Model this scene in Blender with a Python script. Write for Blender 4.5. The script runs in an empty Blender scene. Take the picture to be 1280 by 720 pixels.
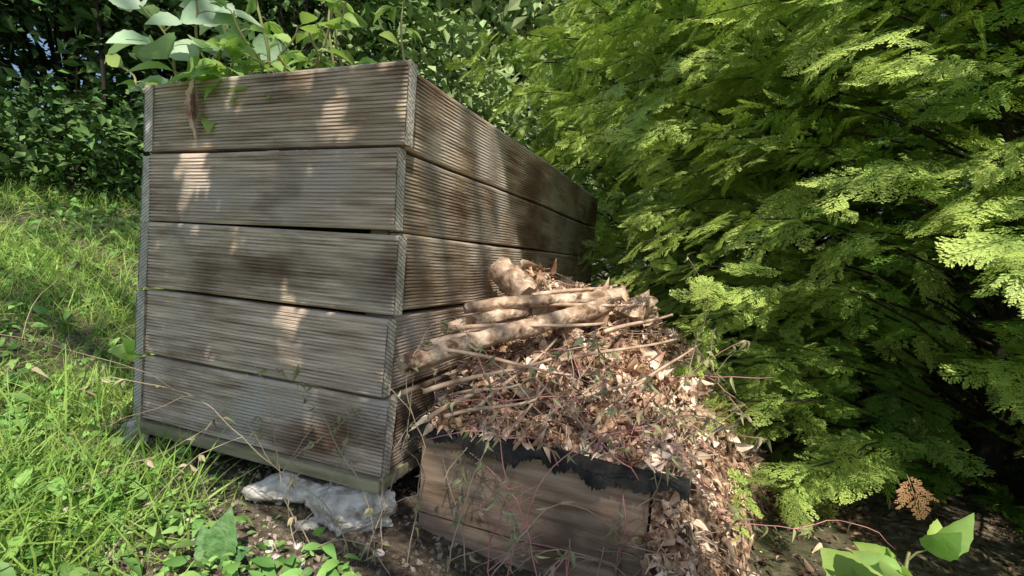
import bpy, math
import numpy as np
from mathutils import Matrix, Vector, noise as mnoise
rng = np.random.default_rng(7)
scene = bpy.context.scene
COL = scene.collection

# ---------------------------------------------------------------- helpers
def nrm(v):
    v = np.asarray(v, float)
    return v / (np.linalg.norm(v, axis=-1, keepdims=True) + 1e-9)

def sstep(a, b, x):
    t = np.clip((x - a) / (b - a), 0, 1)
    return t * t * (3 - 2 * t)

def rad(d): return math.radians(d)

def make_mesh(name, parts, mats, smooth=False):
    Vs, loops, starts, midx, attrs = [], [], [], [], []
    off = 0; lo = 0
    for p in parts:
        V, F, mi = np.asarray(p[0], float), np.asarray(p[1], np.int64), p[2]
        if len(F) == 0: continue
        Vs.append(V)
        loops.append((F + off).ravel())
        k = F.shape[1]
        starts.append(lo + np.arange(len(F)) * k)
        midx.append(np.full(len(F), mi))
        attrs.append(np.asarray(p[3], float) if len(p) > 3 else np.zeros(len(V)))
        off += len(V); lo += F.size
    V = np.concatenate(Vs); L = np.concatenate(loops); S = np.concatenate(starts)
    me = bpy.data.meshes.new(name)
    me.vertices.add(len(V)); me.vertices.foreach_set("co", V.astype(np.float32).ravel())
    me.loops.add(len(L)); me.loops.foreach_set("vertex_index", L.astype(np.int32))
    me.polygons.add(len(S)); me.polygons.foreach_set("loop_start", S.astype(np.int32))
    me.polygons.foreach_set("material_index", np.concatenate(midx).astype(np.int32))
    me.polygons.foreach_set("use_smooth", np.full(len(S), smooth, dtype=bool))
    a = me.attributes.new("tip", 'FLOAT', 'POINT')
    a.data.foreach_set("value", np.concatenate(attrs).astype(np.float32))
    me.update(calc_edges=True)
    for m in (mats if isinstance(mats, (list, tuple)) else [mats]):
        me.materials.append(m)
    return me

def meta(o, label=None, category=None, kind=None, group=None):
    if label: o["label"] = label
    if category: o["category"] = category
    if kind: o["kind"] = kind
    if group: o["group"] = group
    return o

def obj(name, me, parent=None, loc=(0, 0, 0), rot=(0, 0, 0), **kw):
    o = bpy.data.objects.new(name, me)
    COL.objects.link(o)
    o.location = loc; o.rotation_euler = rot
    if parent: o.parent = parent
    return meta(o, **kw)

def thing(name, label, category, loc, rotz=0.0, group=None):
    e = bpy.data.objects.new(name, None)
    e.empty_display_size = 0.05
    COL.objects.link(e)
    e.location = loc; e.rotation_euler = (0, 0, rotz)
    return meta(e, label=label, category=category, group=group)

def shift(parts, loc):
    loc = np.asarray(loc, float)
    return [tuple([np.asarray(p[0]) - loc] + list(p[1:])) for p in parts]

def frames(D, N):
    D = nrm(D); X = nrm(np.cross(D, N)); Z = np.cross(X, D)
    return np.stack([X, D, Z], axis=2)

def scatter(tv, tf, M, T, S, ta=None):
    n, k = len(T), len(tv)
    V = np.einsum('nij,kj->nki', M * np.asarray(S).reshape(-1, 1, 1), tv) + T[:, None, :]
    F = tf[None] + (np.arange(n) * k)[:, None, None]
    r = [V.reshape(-1, 3), F.reshape(-1, tf.shape[1])]
    if ta is not None: return (r[0], r[1], 0, np.tile(ta, n))
    return (r[0], r[1], 0)

def tube(P, R, sides=6, cap=True, rough=0.0):
    P = np.asarray(P, float); n = len(P)
    R = np.broadcast_to(np.asarray(R, float), (n,))
    T = nrm(np.gradient(P, axis=0))
    up = np.array([0, 0, 1.]) if abs(T[0][2]) < .9 else np.array([1., 0, 0])
    V = []
    x = nrm(np.cross(T[0], up))
    ang = np.arange(sides) / sides * 2 * np.pi
    ridge = rng.normal(size=sides) * rough
    for i in range(n):
        x = nrm(x - T[i] * np.dot(x, T[i])); y = np.cross(T[i], x)
        rr = R[i] * (1 + ridge + rough * .6 * rng.normal(size=sides))
        V.append(P[i] + rr[:, None] * (np.cos(ang)[:, None] * x + np.sin(ang)[:, None] * y))
    V = np.concatenate(V)
    F = []
    for i in range(n - 1):
        for j in range(sides):
            F.append((i * sides + j, i * sides + (j + 1) % sides, (i + 1) * sides + (j + 1) % sides, (i + 1) * sides + j))
    return V, np.array(F)

def tube_caps(V, sides, mi=1):
    n = len(V) // sides
    out = []
    for k in (0, n - 1):
        ring = V[k * sides:(k + 1) * sides]
        c = ring.mean(0)
        VV = np.vstack([ring, c])
        FF = np.array([(j, (j + 1) % sides, sides) for j in range(sides)])
        out.append((VV, FF, mi))
    return out

def leaf_t(n=5, w=.28, fold=.3, curl=.25, serr=0., pw=.8, base_y=0.):
    V, F = [], []
    for i in range(n + 1):
        t = i / n
        hw = w * math.sin(math.pi * min(1, t ** pw)) + .006
        if serr and 0 < i < n: hw *= 1 + serr * (1 if i % 2 else -1)
        z = -curl * t * t
        V += [(-hw, t, z + fold * hw), (0, t, z), (hw, t, z + fold * hw)]
    for i in range(n):
        a = i * 3
        F += [(a, a + 1, a + 4, a + 3), (a + 1, a + 2, a + 5, a + 4)]
    V = np.array(V); V[:, 1] += base_y
    return V, np.array(F)

LEAF_LO = (np.array([(0, 0, 0), (-.3, .42, .06), (0, 1, -.1), (.3, .42, .06), (0, .45, -.02)]),
           np.array([(0, 4, 1), (1, 4, 2), (0, 3, 4), (4, 3, 2)]))

# ---------------------------------------------------------------- materials
def mat(name, cols, scale=8, detail=4, stretch=(1, 1, 1), rough=.8, bump=0., bscale=None, island=0., hue=0.,
        transl=0., tcol=None, attr_col=None, spec=.3, dist=0., tex2=None, wave=None):
    m = bpy.data.materials.new(name); m.use_nodes = True
    nt = m.node_tree; N = nt.nodes; L = nt.links; N.clear()
    out = N.new("ShaderNodeOutputMaterial")
    pr = N.new("ShaderNodeBsdfPrincipled")
    pr.inputs["Roughness"].default_value = rough
    pr.inputs["Specular IOR Level"].default_value = spec
    tc = N.new("ShaderNodeTexCoord"); mp = N.new("ShaderNodeMapping")
    mp.inputs["Scale"].default_value = stretch
    L.new(tc.outputs["Object"], mp.inputs["Vector"])
    no = N.new("ShaderNodeTexNoise"); no.inputs["Scale"].default_value = scale
    no.inputs["Detail"].default_value = detail; no.inputs["Distortion"].default_value = dist
    L.new(mp.outputs[0], no.inputs["Vector"])
    rp = N.new("ShaderNodeValToRGB")
    el = rp.color_ramp.elements
    el[0].position, el[0].color = cols[0][0], (*cols[0][1], 1)
    el[1].position, el[1].color = cols[-1][0], (*cols[-1][1], 1)
    for p, c in cols[1:-1]:
        e = el.new(p); e.color = (*c, 1)
    L.new(no.outputs["Fac"], rp.inputs["Fac"])
    col = rp.outputs["Color"]
    if wave:
        mpw = N.new("ShaderNodeMapping"); mpw.inputs["Rotation"].default_value = wave[1]
        L.new(tc.outputs["Object"], mpw.inputs["Vector"])
        wv = N.new("ShaderNodeTexWave"); wv.inputs["Scale"].default_value = wave[0]; wv.inputs["Distortion"].default_value = 1.5
        wv.bands_direction = 'Z'
        L.new(mpw.outputs[0], wv.inputs["Vector"])
        mw = N.new("ShaderNodeMapRange"); mw.inputs["From Min"].default_value = .35; mw.inputs["From Max"].default_value = .75
        mw.inputs["To Max"].default_value = .6
        L.new(wv.outputs["Fac"], mw.inputs["Value"])
        mx = N.new("ShaderNodeMix"); mx.data_type = 'RGBA'
        L.new(mw.outputs[0], mx.inputs[0]); L.new(col, mx.inputs[6]); mx.inputs[7].default_value = (*wave[2], 1)
        col = mx.outputs[2]
    for tx in (tex2 if isinstance(tex2, list) else ([tex2] if tex2 else [])):
        mp2 = N.new("ShaderNodeMapping"); mp2.inputs["Scale"].default_value = tx[1]
        L.new(tc.outputs["Object"], mp2.inputs["Vector"])
        n2 = N.new("ShaderNodeTexNoise"); n2.inputs["Scale"].default_value = tx[0]; n2.inputs["Detail"].default_value = 5
        L.new(mp2.outputs[0], n2.inputs["Vector"])
        mr = N.new("ShaderNodeMapRange"); mr.inputs["From Min"].default_value = tx[3]; mr.inputs["From Max"].default_value = tx[4]
        L.new(n2.outputs["Fac"], mr.inputs["Value"])
        mx = N.new("ShaderNodeMix"); mx.data_type = 'RGBA'
        L.new(mr.outputs[0], mx.inputs[0]); L.new(col, mx.inputs[6]); mx.inputs[7].default_value = (*tx[2], 1)
        col = mx.outputs[2]
    if attr_col:
        at = N.new("ShaderNodeAttribute"); at.attribute_name = "tip"
        mx = N.new("ShaderNodeMix"); mx.data_type = 'RGBA'
        L.new(at.outputs["Fac"], mx.inputs[0]); L.new(col, mx.inputs[6]); mx.inputs[7].default_value = (*attr_col, 1)
        col = mx.outputs[2]
    if island or hue:
        ge = N.new("ShaderNodeNewGeometry")
        hs = N.new("ShaderNodeHueSaturation")
        mr = N.new("ShaderNodeMapRange")
        mr.inputs["To Min"].default_value = 1 - island; mr.inputs["To Max"].default_value = 1 + island
        L.new(ge.outputs["Random Per Island"], mr.inputs["Value"]); L.new(mr.outputs[0], hs.inputs["Value"])
        if hue:
            wn = N.new("ShaderNodeTexWhiteNoise"); wn.noise_dimensions = '1D'
            L.new(ge.outputs["Random Per Island"], wn.inputs["W"])
            m2 = N.new("ShaderNodeMapRange")
            m2.inputs["To Min"].default_value = .5 - hue; m2.inputs["To Max"].default_value = .5 + hue
            L.new(wn.outputs["Value"], m2.inputs["Value"]); L.new(m2.outputs[0], hs.inputs["Hue"])
        L.new(col, hs.inputs["Color"]); col = hs.outputs["Color"]
    L.new(col, pr.inputs["Base Color"])
    if bump:
        nb = N.new("ShaderNodeTexNoise"); nb.inputs["Scale"].default_value = bscale or scale * 3; nb.inputs["Detail"].default_value = 6
        L.new(mp.outputs[0], nb.inputs["Vector"])
        bp = N.new("ShaderNodeBump"); bp.inputs["Strength"].default_value = bump; bp.inputs["Distance"].default_value = .01
        L.new(nb.outputs["Fac"], bp.inputs["Height"]); L.new(bp.outputs[0], pr.inputs["Normal"])
    if transl:
        tr = N.new("ShaderNodeBsdfTranslucent")
        if tcol:
            mc = N.new("ShaderNodeMix"); mc.data_type = 'RGBA'; mc.inputs[0].default_value = .6
            L.new(col, mc.inputs[6]); mc.inputs[7].default_value = (*tcol, 1); L.new(mc.outputs[2], tr.inputs[0])
        else: L.new(col, tr.inputs[0])
        ms = N.new("ShaderNodeMixShader"); ms.inputs[0].default_value = transl
        L.new(pr.outputs[0], ms.inputs[1]); L.new(tr.outputs[0], ms.inputs[2]); L.new(ms.outputs[0], out.inputs[0])
    else: L.new(pr.outputs[0], out.inputs[0])
    return m

STAIN = [(5, (1, 1, 1), (.58, .52, .46), .5, .68), (3.2, (1, 1, 2.2), (.20, .13, .085), .52, .68), (1.3, (1, 1, .8), (.30, .27, .19), .55, .75)]
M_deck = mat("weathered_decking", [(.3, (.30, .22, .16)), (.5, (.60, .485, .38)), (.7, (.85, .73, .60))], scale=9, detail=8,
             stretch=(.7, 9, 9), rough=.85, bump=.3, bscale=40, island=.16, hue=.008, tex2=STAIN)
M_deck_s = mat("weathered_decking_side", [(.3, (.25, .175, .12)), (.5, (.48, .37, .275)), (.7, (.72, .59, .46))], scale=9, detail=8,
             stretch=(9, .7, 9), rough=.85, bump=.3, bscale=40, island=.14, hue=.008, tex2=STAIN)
M_end = mat("deck_end_grain", [(.35, (.56, .52, .46)), (.65, (.82, .77, .68))], scale=50, stretch=(1, 1, 1), rough=.9, bump=.4, bscale=120, island=.15,
            wave=(52, (.5, .5, 0), (.20, .17, .14)))
M_base = mat("mossy_batten", [(.3, (.22, .21, .12)), (.7, (.56, .50, .34))], scale=14, stretch=(.5, 3, 3), rough=.9, bump=.3)
M_box = mat("brown_box_board", [(.3, (.20, .125, .08)), (.5, (.40, .28, .195)), (.75, (.58, .44, .33))], scale=7, detail=8, stretch=(.8, 8, 10), rough=.8, bump=.2, bscale=30, island=.08,
            tex2=[(6, (1, 1, 1), (.15, .105, .075), .54, .70)])
M_felt = mat("black_liner", [(.3, (.015, .015, .016)), (.7, (.06, .056, .05))], scale=40, rough=.8, bump=.6, spec=.15)
M_soil = mat("dark_soil", [(.3, (.03, .022, .016)), (.7, (.10, .07, .048))], scale=30, detail=8, rough=.95, bump=.8)
M_ground = mat("garden_ground", [(.3, (.05, .036, .025)), (.5, (.13, .10, .072)), (.7, (.27, .215, .16))], scale=45, detail=10, rough=.95, bump=1., bscale=70,
               tex2=(1.0, (1, 1, 1), (.07, .10, .035), .46, .62))
M_heap = mat("compost_mulch", [(.38, (.045, .022, .013)), (.5, (.26, .15, .09)), (.62, (.64, .45, .31))], scale=60, detail=12, rough=.95, bump=1., bscale=90)
M_litter = mat("dead_leaves", [(.36, (.28, .145, .08)), (.5, (.70, .48, .335)), (.62, (.98, .82, .67))], scale=16, rough=.8, island=.45, hue=.013)
M_litdark = mat("dark_leaf_litter", [(.3, (.08, .05, .032)), (.7, (.20, .13, .08))], scale=20, rough=.8, island=.4)
M_twig = mat("dry_twigs", [(.3, (.32, .20, .13)), (.7, (.74, .57, .44))], scale=30, rough=.85, island=.5)
M_bark = mat("log_bark", [(.3, (.22, .13, .08)), (.5, (.55, .39, .275)), (.65, (.84, .66, .51))], scale=38, detail=10, rough=.9, bump=1., bscale=70, dist=.4,
             tex2=[(22, (1, 1, 1), (.13, .075, .045), .56, .66)])
M_cut = mat("cut_wood", [(.3, (.34, .24, .15)), (.7, (.60, .47, .33))], scale=40, rough=.85, bump=.4)
M_rock = mat("pale_limestone", [(.35, (.50, .46, .40)), (.5, (.78, .74, .66)), (.62, (.92, .88, .80))], scale=26, detail=12, rough=1., bump=1., bscale=50, spec=.05,
             tex2=[(16, (1, 1, 1), (.28, .22, .16), .56, .66)])
M_pebble = mat("soil_crumbs", [(.3, (.12, .10, .08)), (.7, (.40, .34, .27))], scale=10, rough=.9, island=.7)
M_grass = mat("grass_blades", [(.3, (.23, .42, .07)), (.7, (.46, .63, .17))], scale=3, rough=.55, island=.35, hue=.02, transl=.25, tcol=(.44, .66, .10))
M_weed = mat("weed_leaves", [(.3, (.15, .33, .07)), (.7, (.33, .54, .16))], scale=10, rough=.5, island=.45, hue=.02, transl=.15)
M_weedd = mat("crinkled_leaf", [(.3, (.07, .18, .055)), (.7, (.19, .33, .12))], scale=60, rough=.5, bump=.8, bscale=60, island=.1)
M_bright = mat("fresh_green_leaf", [(.3, (.30, .52, .10)), (.7, (.50, .70, .24))], scale=12, rough=.45, island=.25, hue=.02, transl=.38, tcol=(.56, .80, .12), bump=.2, bscale=60)
M_pale = mat("pale_bluish_leaf", [(.3, (.42, .64, .38)), (.7, (.64, .80, .58))], scale=12, rough=.4, island=.15, hue=.01, transl=.25, tcol=(.45, .70, .2), bump=.2, bscale=60)
M_stemg = mat("green_stem", [(.3, (.22, .25, .09)), (.7, (.40, .38, .18))], scale=20, rough=.6)
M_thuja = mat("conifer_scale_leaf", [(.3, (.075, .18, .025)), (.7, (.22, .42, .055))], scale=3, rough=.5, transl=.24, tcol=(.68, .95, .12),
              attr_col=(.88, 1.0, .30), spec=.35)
M_thujab = mat("dead_conifer_spray", [(.3, (.50, .24, .10)), (.7, (.76, .44, .24))], scale=20, rough=.8)
M_trunk = mat("dark_bark", [(.3, (.02, .016, .012)), (.7, (.06, .048, .035))], scale=20, stretch=(1, 1, .2), rough=.95, bump=.8)
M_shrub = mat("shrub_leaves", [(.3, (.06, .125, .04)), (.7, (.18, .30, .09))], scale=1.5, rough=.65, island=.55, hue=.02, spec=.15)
M_farlit = mat("sunlit_haze_leaves", [(.3, (.18, .27, .10)), (.7, (.46, .58, .27))], scale=.5, rough=.7, island=.4, hue=.02, spec=.1)  # leaf green lightened, sunlight and haze put into the colour
M_red = mat("reddish_stem", [(.3, (.46, .16, .17)), (.7, (.78, .40, .40))], scale=12, rough=.6)
M_tan = mat("tan_stem", [(.3, (.36, .28, .20)), (.7, (.64, .51, .38))], scale=12, rough=.7)
M_wilt = mat("wilted_leaf", [(.3, (.24, .26, .12)), (.5, (.38, .38, .19)), (.7, (.56, .45, .31))], scale=18, rough=.7, island=.35, hue=.03)

# ---------------------------------------------------------------- ground
def gz(x, y):
    x = np.asarray(x, float); y = np.asarray(y, float)
    z = .11 * np.clip(-x - .0, 0, 4.5)
    z = z + .30 * np.clip(y - 1.6, 0, 2.6) * sstep(.6, 1.8, -x)
    near = np.exp(-(x * x + y * y) / 60)
    z = z + near * (.008 * np.sin(x * 9 + y * 3) + .007 * np.sin(y * 11 - x * 5) + .004 * np.sin(x * 31 + 1) * np.sin(y * 27))
    return z

u = np.linspace(-1, 1, 321)
ax = 4.0 * u + 196 * np.sign(u) * np.abs(u) ** 9
X, Y = np.meshgrid(ax, ax + 1.0)
V = np.stack([X, Y, gz(X, Y)], -1).reshape(-1, 3)
n = len(ax); I = np.arange(n * n).reshape(n, n)
F = np.stack([I[:-1, :-1], I[:-1, 1:], I[1:, 1:], I[1:, :-1]], -1).reshape(-1, 4)
obj("ground", make_mesh("ground", [(V, F, 0)], M_ground, True), kind="structure")

# ---------------------------------------------------------------- compost bin
TH = rad(-20.27)
BW, BD = .675, 1.80
BIN = np.array([-.8388, 1.1442, .132])
cth, sth = math.cos(TH), math.sin(TH)
def bin2w(lx, ly):
    return BIN[0] + cth * lx - sth * ly, BIN[1] + sth * lx + cth * ly
def w2bin(x, y):
    dx, dy = x - BIN[0], y - BIN[1]
    return cth * dx + sth * dy, -sth * dx + cth * dy
LEAN = .026
def lean(parts):
    out = []
    for p in parts:
        V = np.array(p[0], float); V[:, 0] += LEAN * (V[:, 2] - .76)
        out.append(tuple([V] + list(p[1:])))
    return out

BH, PITCH, TK = .1455, .1525, .028
def board(L0, L1, z0, axis, pos, outward, segs=30, h=BH, bow=.0016):
    prof = []
    prof.append((0.004, 0.0)); prof.append((0, 0.004))
    nr = 19; e = .006; p = (h - 2 * e) / nr
    for i in range(nr):
        b = e + i * p
        prof += [(0, b + p * .08), (.0032, b + p * .18), (.0032, b + p * .42), (0, b + p * .52)]
    prof += [(0, h - .004), (.004, h), (TK, h), (TK, 0)]
    prof = np.array(prof); k = len(prof)
    ts = np.linspace(L0, L1, segs + 1)
    a, b2, c = rng.uniform(0, 6, 3)
    wob = bow * np.sin(ts * 4 + a) + bow * .5 * np.sin(ts * 13 + b2)
    wz = .0015 * np.sin(ts * 5 + c) + rng.normal() * .0014 * (ts - ts.mean()) / .33
    tilt = rng.normal() * .003
    V = np.zeros((segs + 1, k, 3))
    depth = prof[None, :, 0] + wob[:, None] + tilt * (prof[None, :, 1] / h)
    wear = .0005 * np.sin(ts[:, None] * 40 + prof[None, :, 1] * 900)
    zz = z0 + prof[None, :, 1] + wz[:, None]
    out = pos - outward * (depth + wear)
    skew = rng.normal() * .004 * (prof[:, 1] / h - .5)
    if axis == 'x':
        V[..., 0] = ts[:, None] + skew[None, :] * (ts[:, None] > (L0 + L1) / 2); V[..., 1] = out
    else:
        V[..., 1] = ts[:, None]; V[..., 0] = out
    V[..., 2] = zz
    V = V.reshape(-1, 3)
    I = np.arange((segs + 1) * k).reshape(segs + 1, k)
    J = np.roll(I, -1, axis=1)
    F = np.stack([I[:-1], J[:-1], J[1:], I[1:]], -1).reshape(-1, 4)
    flip = (axis == 'x' and outward > 0) or (axis == 'y' and outward < 0)
    if flip: F = F[:, ::-1]
    parts = [(V, F, 0)]
    for s in (0, segs):
        ring = V[s * k:(s + 1) * k]
        cpt = ring.mean(0)
        VV = np.vstack([ring, cpt]); FF = np.array([(j, (j + 1) % k, k) for j in range(k)])
        parts.append((VV, FF, 1))
    return parts

binT = thing("compost_bin", "tall slatted compost bin of weathered ribbed decking boards propped on stones", "compost bin", BIN, TH)
P = []
for i, o_ in enumerate([.004, -.004, .005, -.006, .003]):
    P += board(.030 + rng.uniform(0, .002), BW + o_, i * PITCH, 'x', rng.uniform(-.004, .003), -1)
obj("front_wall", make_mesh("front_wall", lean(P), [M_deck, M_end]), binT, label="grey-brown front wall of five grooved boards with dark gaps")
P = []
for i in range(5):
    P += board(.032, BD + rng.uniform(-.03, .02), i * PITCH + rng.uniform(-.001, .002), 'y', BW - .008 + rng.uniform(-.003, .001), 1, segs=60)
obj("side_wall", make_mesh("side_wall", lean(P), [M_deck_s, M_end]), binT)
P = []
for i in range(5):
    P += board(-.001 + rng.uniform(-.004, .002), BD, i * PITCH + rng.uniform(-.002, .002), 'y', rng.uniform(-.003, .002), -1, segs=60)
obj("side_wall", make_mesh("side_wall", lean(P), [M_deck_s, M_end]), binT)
P = []
for i in range(5):
    P += board(.03, BW - .038, i * PITCH, 'x', BD - .04, 1)
obj("back_wall", make_mesh("back_wall", lean(P), [M_deck, M_end]), binT)

def boxm(x0, x1, y0, y1, z0, z1, mi=0, jit=0.0):
    V = np.array([(x, y, z) for x in (x0, x1) for y in (y0, y1) for z in (z0, z1)], float)
    if jit: V += rng.normal(size=V.shape) * jit
    F = np.array([(0, 1, 3, 2), (4, 6, 7, 5), (0, 4, 5, 1), (2, 3, 7, 6), (0, 2, 6, 4), (1, 5, 7, 3)])
    return (V, F, mi)
P = [boxm(-.008, BW + .008, -.010, .045, -.024, -.003, 0, .001), boxm(-.006, .05, .047, BD, -.024, -.003, 0, .001),
     boxm(BW - .05, BW + .004, .047, BD, -.024, -.003, 0, .001), boxm(.052, BW - .052, BD - .05, BD, -.024, -.003)]
obj("base_frame", make_mesh("base_frame", lean(P), M_base), binT, label="pale mossy batten frame under the boards")
for (a, b) in [(.034, .035), (BW - .080, .035), (.034, BD - .12), (BW - .080, BD - .12)]:
    obj("corner_post", make_mesh("corner_post", lean([boxm(a, a + .038, b, b + .038, 0, .75)]), M_base), binT)
gx = np.linspace(.034, BW - .040, 30); gy = np.linspace(.036, BD - .075, 60)
X, Y = np.meshgrid(gx, gy)
Z = .71 + .012 * np.sin(X * 20) * np.sin(Y * 13) + rng.normal(size=X.shape) * .004
V = np.stack([X, Y, Z], -1).reshape(-1, 3); I = np.arange(X.size).reshape(X.shape)
F = np.stack([I[:-1, :-1], I[:-1, 1:], I[1:, 1:], I[1:, :-1]], -1).reshape(-1, 4)
obj("soil", make_mesh("soil", [(V, F, 0)], M_soil, True), binT)

# ---------------------------------------------------------------- rocks
def rock(name, label, loc, size, seed, rotz=0, group=None, sub=5, material=None, category="rock", nplanes=9, fine=.7, dlo=.55, dhi=.85):
    import bmesh
    bm = bmesh.new(); bmesh.ops.create_icosphere(bm, subdivisions=sub, radius=1)
    r2 = np.random.default_rng(seed)
    planes = [(nrm(r2.normal(size=3)), r2.uniform(dlo, dhi)) for _ in range(nplanes)]
    off = Vector(r2.uniform(0, 50, 3))
    for v in bm.verts:
        p = np.array(v.co)
        for nn, d in planes:
            s = p @ nn
            if s > d: p = p - nn * (s - d)
        q = Vector(p)
        f = 1.2 + .22 * mnoise.noise(q * 1.5 + off) + fine * (.16 * mnoise.noise(q * 3.2 + off) + .08 * mnoise.noise(q * 8 + off) + .05 * mnoise.noise(q * 18 + off))
        v.co = p * f * np.array(size)
    me = bpy.data.meshes.new(name); bm.to_mesh(me); bm.free(); me.materials.append(material or M_rock)
    return obj(name, me, loc=loc, rot=(r2.uniform(-.15, .15), r2.uniform(-.15, .15), rotz), label=label, category=category, group=group)
RG = "rocks propping up the bin"
rock("rock", "pale angular limestone wedged under the bin edge", (-.418, 1.005, .060), (.085, .055, .040), 31, .0, RG)
rock("rock", "large white limestone block supporting the bin corner", (-.278, .958, .044), (.088, .058, .050), 12, -.25, RG)
rock("rock", "small flat grey stone beside the larger blocks", (-.356, .935, .016), (.032, .026, .016), 8, .8, RG, 4)
rock("rock", "small rounded grey stone at the far bin corner", (-.850, 1.13, .09), (.045, .04, .035), 11, .8, RG, 4)
for i in range(16):
    x = rng.uniform(-.75, -.2); y = rng.uniform(.80, .98)
    s = rng.uniform(.006, .014)
    rock("stone", "small pale stone lying on bare soil", (x, y, float(gz(x, y)) + s * .3), (s, s * .8, s * .6), 40 + i, rng.uniform(0, 3), "small stones on soil", 2)
def in_bin(x, y, m=.0):
    lx, ly = w2bin(x, y)
    return (lx > -m) & (lx < BW + m) & (ly > -m) & (ly < BD + m)
N_ = 14000
x = rng.uniform(-1.0, .5, N_); y = rng.uniform(.62, 1.3, N_)
tv = nrm(np.array([(1, 0, 0), (-1, 0, 0), (0, 1, 0), (0, -1, 0), (0, 0, 1), (0, 0, -1)], float)) * np.array([1, .8, .55])
tf = np.array([(0, 2, 4), (2, 1, 4), (1, 3, 4), (3, 0, 4), (2, 0, 5), (1, 2, 5), (3, 1, 5), (0, 3, 5)])
S = .0012 + .007 * rng.uniform(size=N_) ** 3
T = np.stack([x, y, gz(x, y) + S * .3], -1)
obj("gravel", make_mesh("gravel", [scatter(tv, tf, frames(rng.normal(size=(N_, 3)), rng.normal(size=(N_, 3))), T, S)], M_pebble), kind="stuff")

# ---------------------------------------------------------------- wooden box
bx0, by0 = BW + .030, .067
BL, BDp, BHt = .43, .62, .218
wx, wy = bin2w(bx0, by0)
boxT = thing("wooden_box", "low brown plank box filled with compost beside the bin", "wooden box", (wx, wy, .0), TH - .05)
P = [boxm(0, BL, 0, .018, .002, .048, 0, .001), boxm(0, BL, .001, .019, .051, BHt, 0, .001)]
obj("front_wall", make_mesh("front_wall", P, M_box), boxT)
P = [boxm(0, .018, .02, BDp, .002, .1), boxm(0, .018, .02, BDp, .103, BHt)]
obj("side_wall", make_mesh("side_wall", P, M_box), boxT)
P = [boxm(BL - .018, BL, .02, BDp, .002, .1), boxm(BL - .018, BL, .02, BDp, .103, BHt)]
obj("side_wall", make_mesh("side_wall", P, M_box), boxT)
P = [boxm(.02, BL - .02, BDp - .018, BDp, .002, BHt)]
obj("back_wall", make_mesh("back_wall", P, M_box), boxT)
ts = np.linspace(-.03, BL + .06, 170)
prof = [(-.022, -.020), (-.018, -.008), (-.008, .002), (.004, .005), (.014, .004), (.022, .0)]
V = np.zeros((len(ts), len(prof), 3))
for i, t in enumerate(ts):
    rag = .006 * math.sin(t * 31) + .005 * math.sin(t * 83 + 1) + rng.normal() * .0025
    droop = -.05 * max(0, t - BL)
    for j, (a, b) in enumerate(prof):
        V[i, j] = (t, a + (rag * .6 if j < 2 else 0), BHt + .002 + b + droop + (.003 * math.sin(t * 17 + j) if j else rag * 1.2))
I = np.arange(len(ts) * len(prof)).reshape(len(ts), len(prof))
F = np.stack([I[:-1, :-1], I[:-1, 1:], I[1:, 1:], I[1:, :-1]], -1).reshape(-1, 4)
obj("liner", make_mesh("liner", [(V.reshape(-1, 3), F, 0)], M_felt, True), boxT, label="torn black plastic liner hanging over the rim")

# ---------------------------------------------------------------- compost heap
pits = np.stack([rng.uniform(-.15, .6, 110), rng.uniform(.85, 1.8, 110), rng.uniform(.012, .040, 110), rng.uniform(-.065, .040, 110)], -1)
def heap_h(x, y):
    sx = np.where(x > .20, np.clip(.23 + .38 * (y - .8), .15, .46), .60)
    dx = np.abs(x - .20) / sx
    px = np.where(x > .20, dx ** 2.2, dx ** 2)
    r = np.sqrt(px + ((y - 1.5) / .78) ** 2)
    h = .435 * np.clip(1.25 - r, 0, 1.0) ** .8
    lx, ly = w2bin(x, y)
    h = h + .05 * np.exp(-((lx - BW) / .12) ** 2) * sstep(.15, .5, ly)
    inbox = (lx > bx0) & (lx < bx0 + BL) & (ly > by0)
    h = np.where(inbox, np.maximum(h, .222), h)
    m = sstep(.02, .2, h) * sstep(.04, .14, np.where(lx < bx0 + BL, ly - by0 + .03, 1.))
    d = .022 * np.sin(x * 21 + 1) * np.sin(y * 17) + .012 * np.sin(x * 47 + y * 33) + .014 * np.sin(x * 11 - y * 17 + 2)
    for a, b, s, k in pits:
        d = d + k * np.exp(-((x - a) ** 2 + (y - b) ** 2) / (s * s))
    return h + d * m
lx = np.arange(BW + .000, 1.60, .008); ly = np.arange(-.30, 1.6, .008)
LX, LY = np.meshgrid(lx, ly)
WX, WY = bin2w(LX, LY)
Hh = heap_h(WX, WY) + rng.normal(size=WX.shape) * .004
Hh = np.maximum(Hh, gz(WX, WY) - .02)
V = np.stack([WX, WY, Hh], -1).reshape(-1, 3); I = np.arange(WX.size).reshape(WX.shape)
F = np.stack([I[:-1, :-1], I[:-1, 1:], I[1:, 1:], I[1:, :-1]], -1)
keep = ~((LX[:-1, :-1] < bx0 + BL - .0) & (LY[:-1, :-1] < by0 + .012))
F = F[keep]
obj("compost_heap", make_mesh("compost_heap", [(V, F.reshape(-1, 4), 0)], M_heap, True), kind="stuff",
    label="sunlit heap of brown compost, dead leaves and twigs", category="compost heap")

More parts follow.
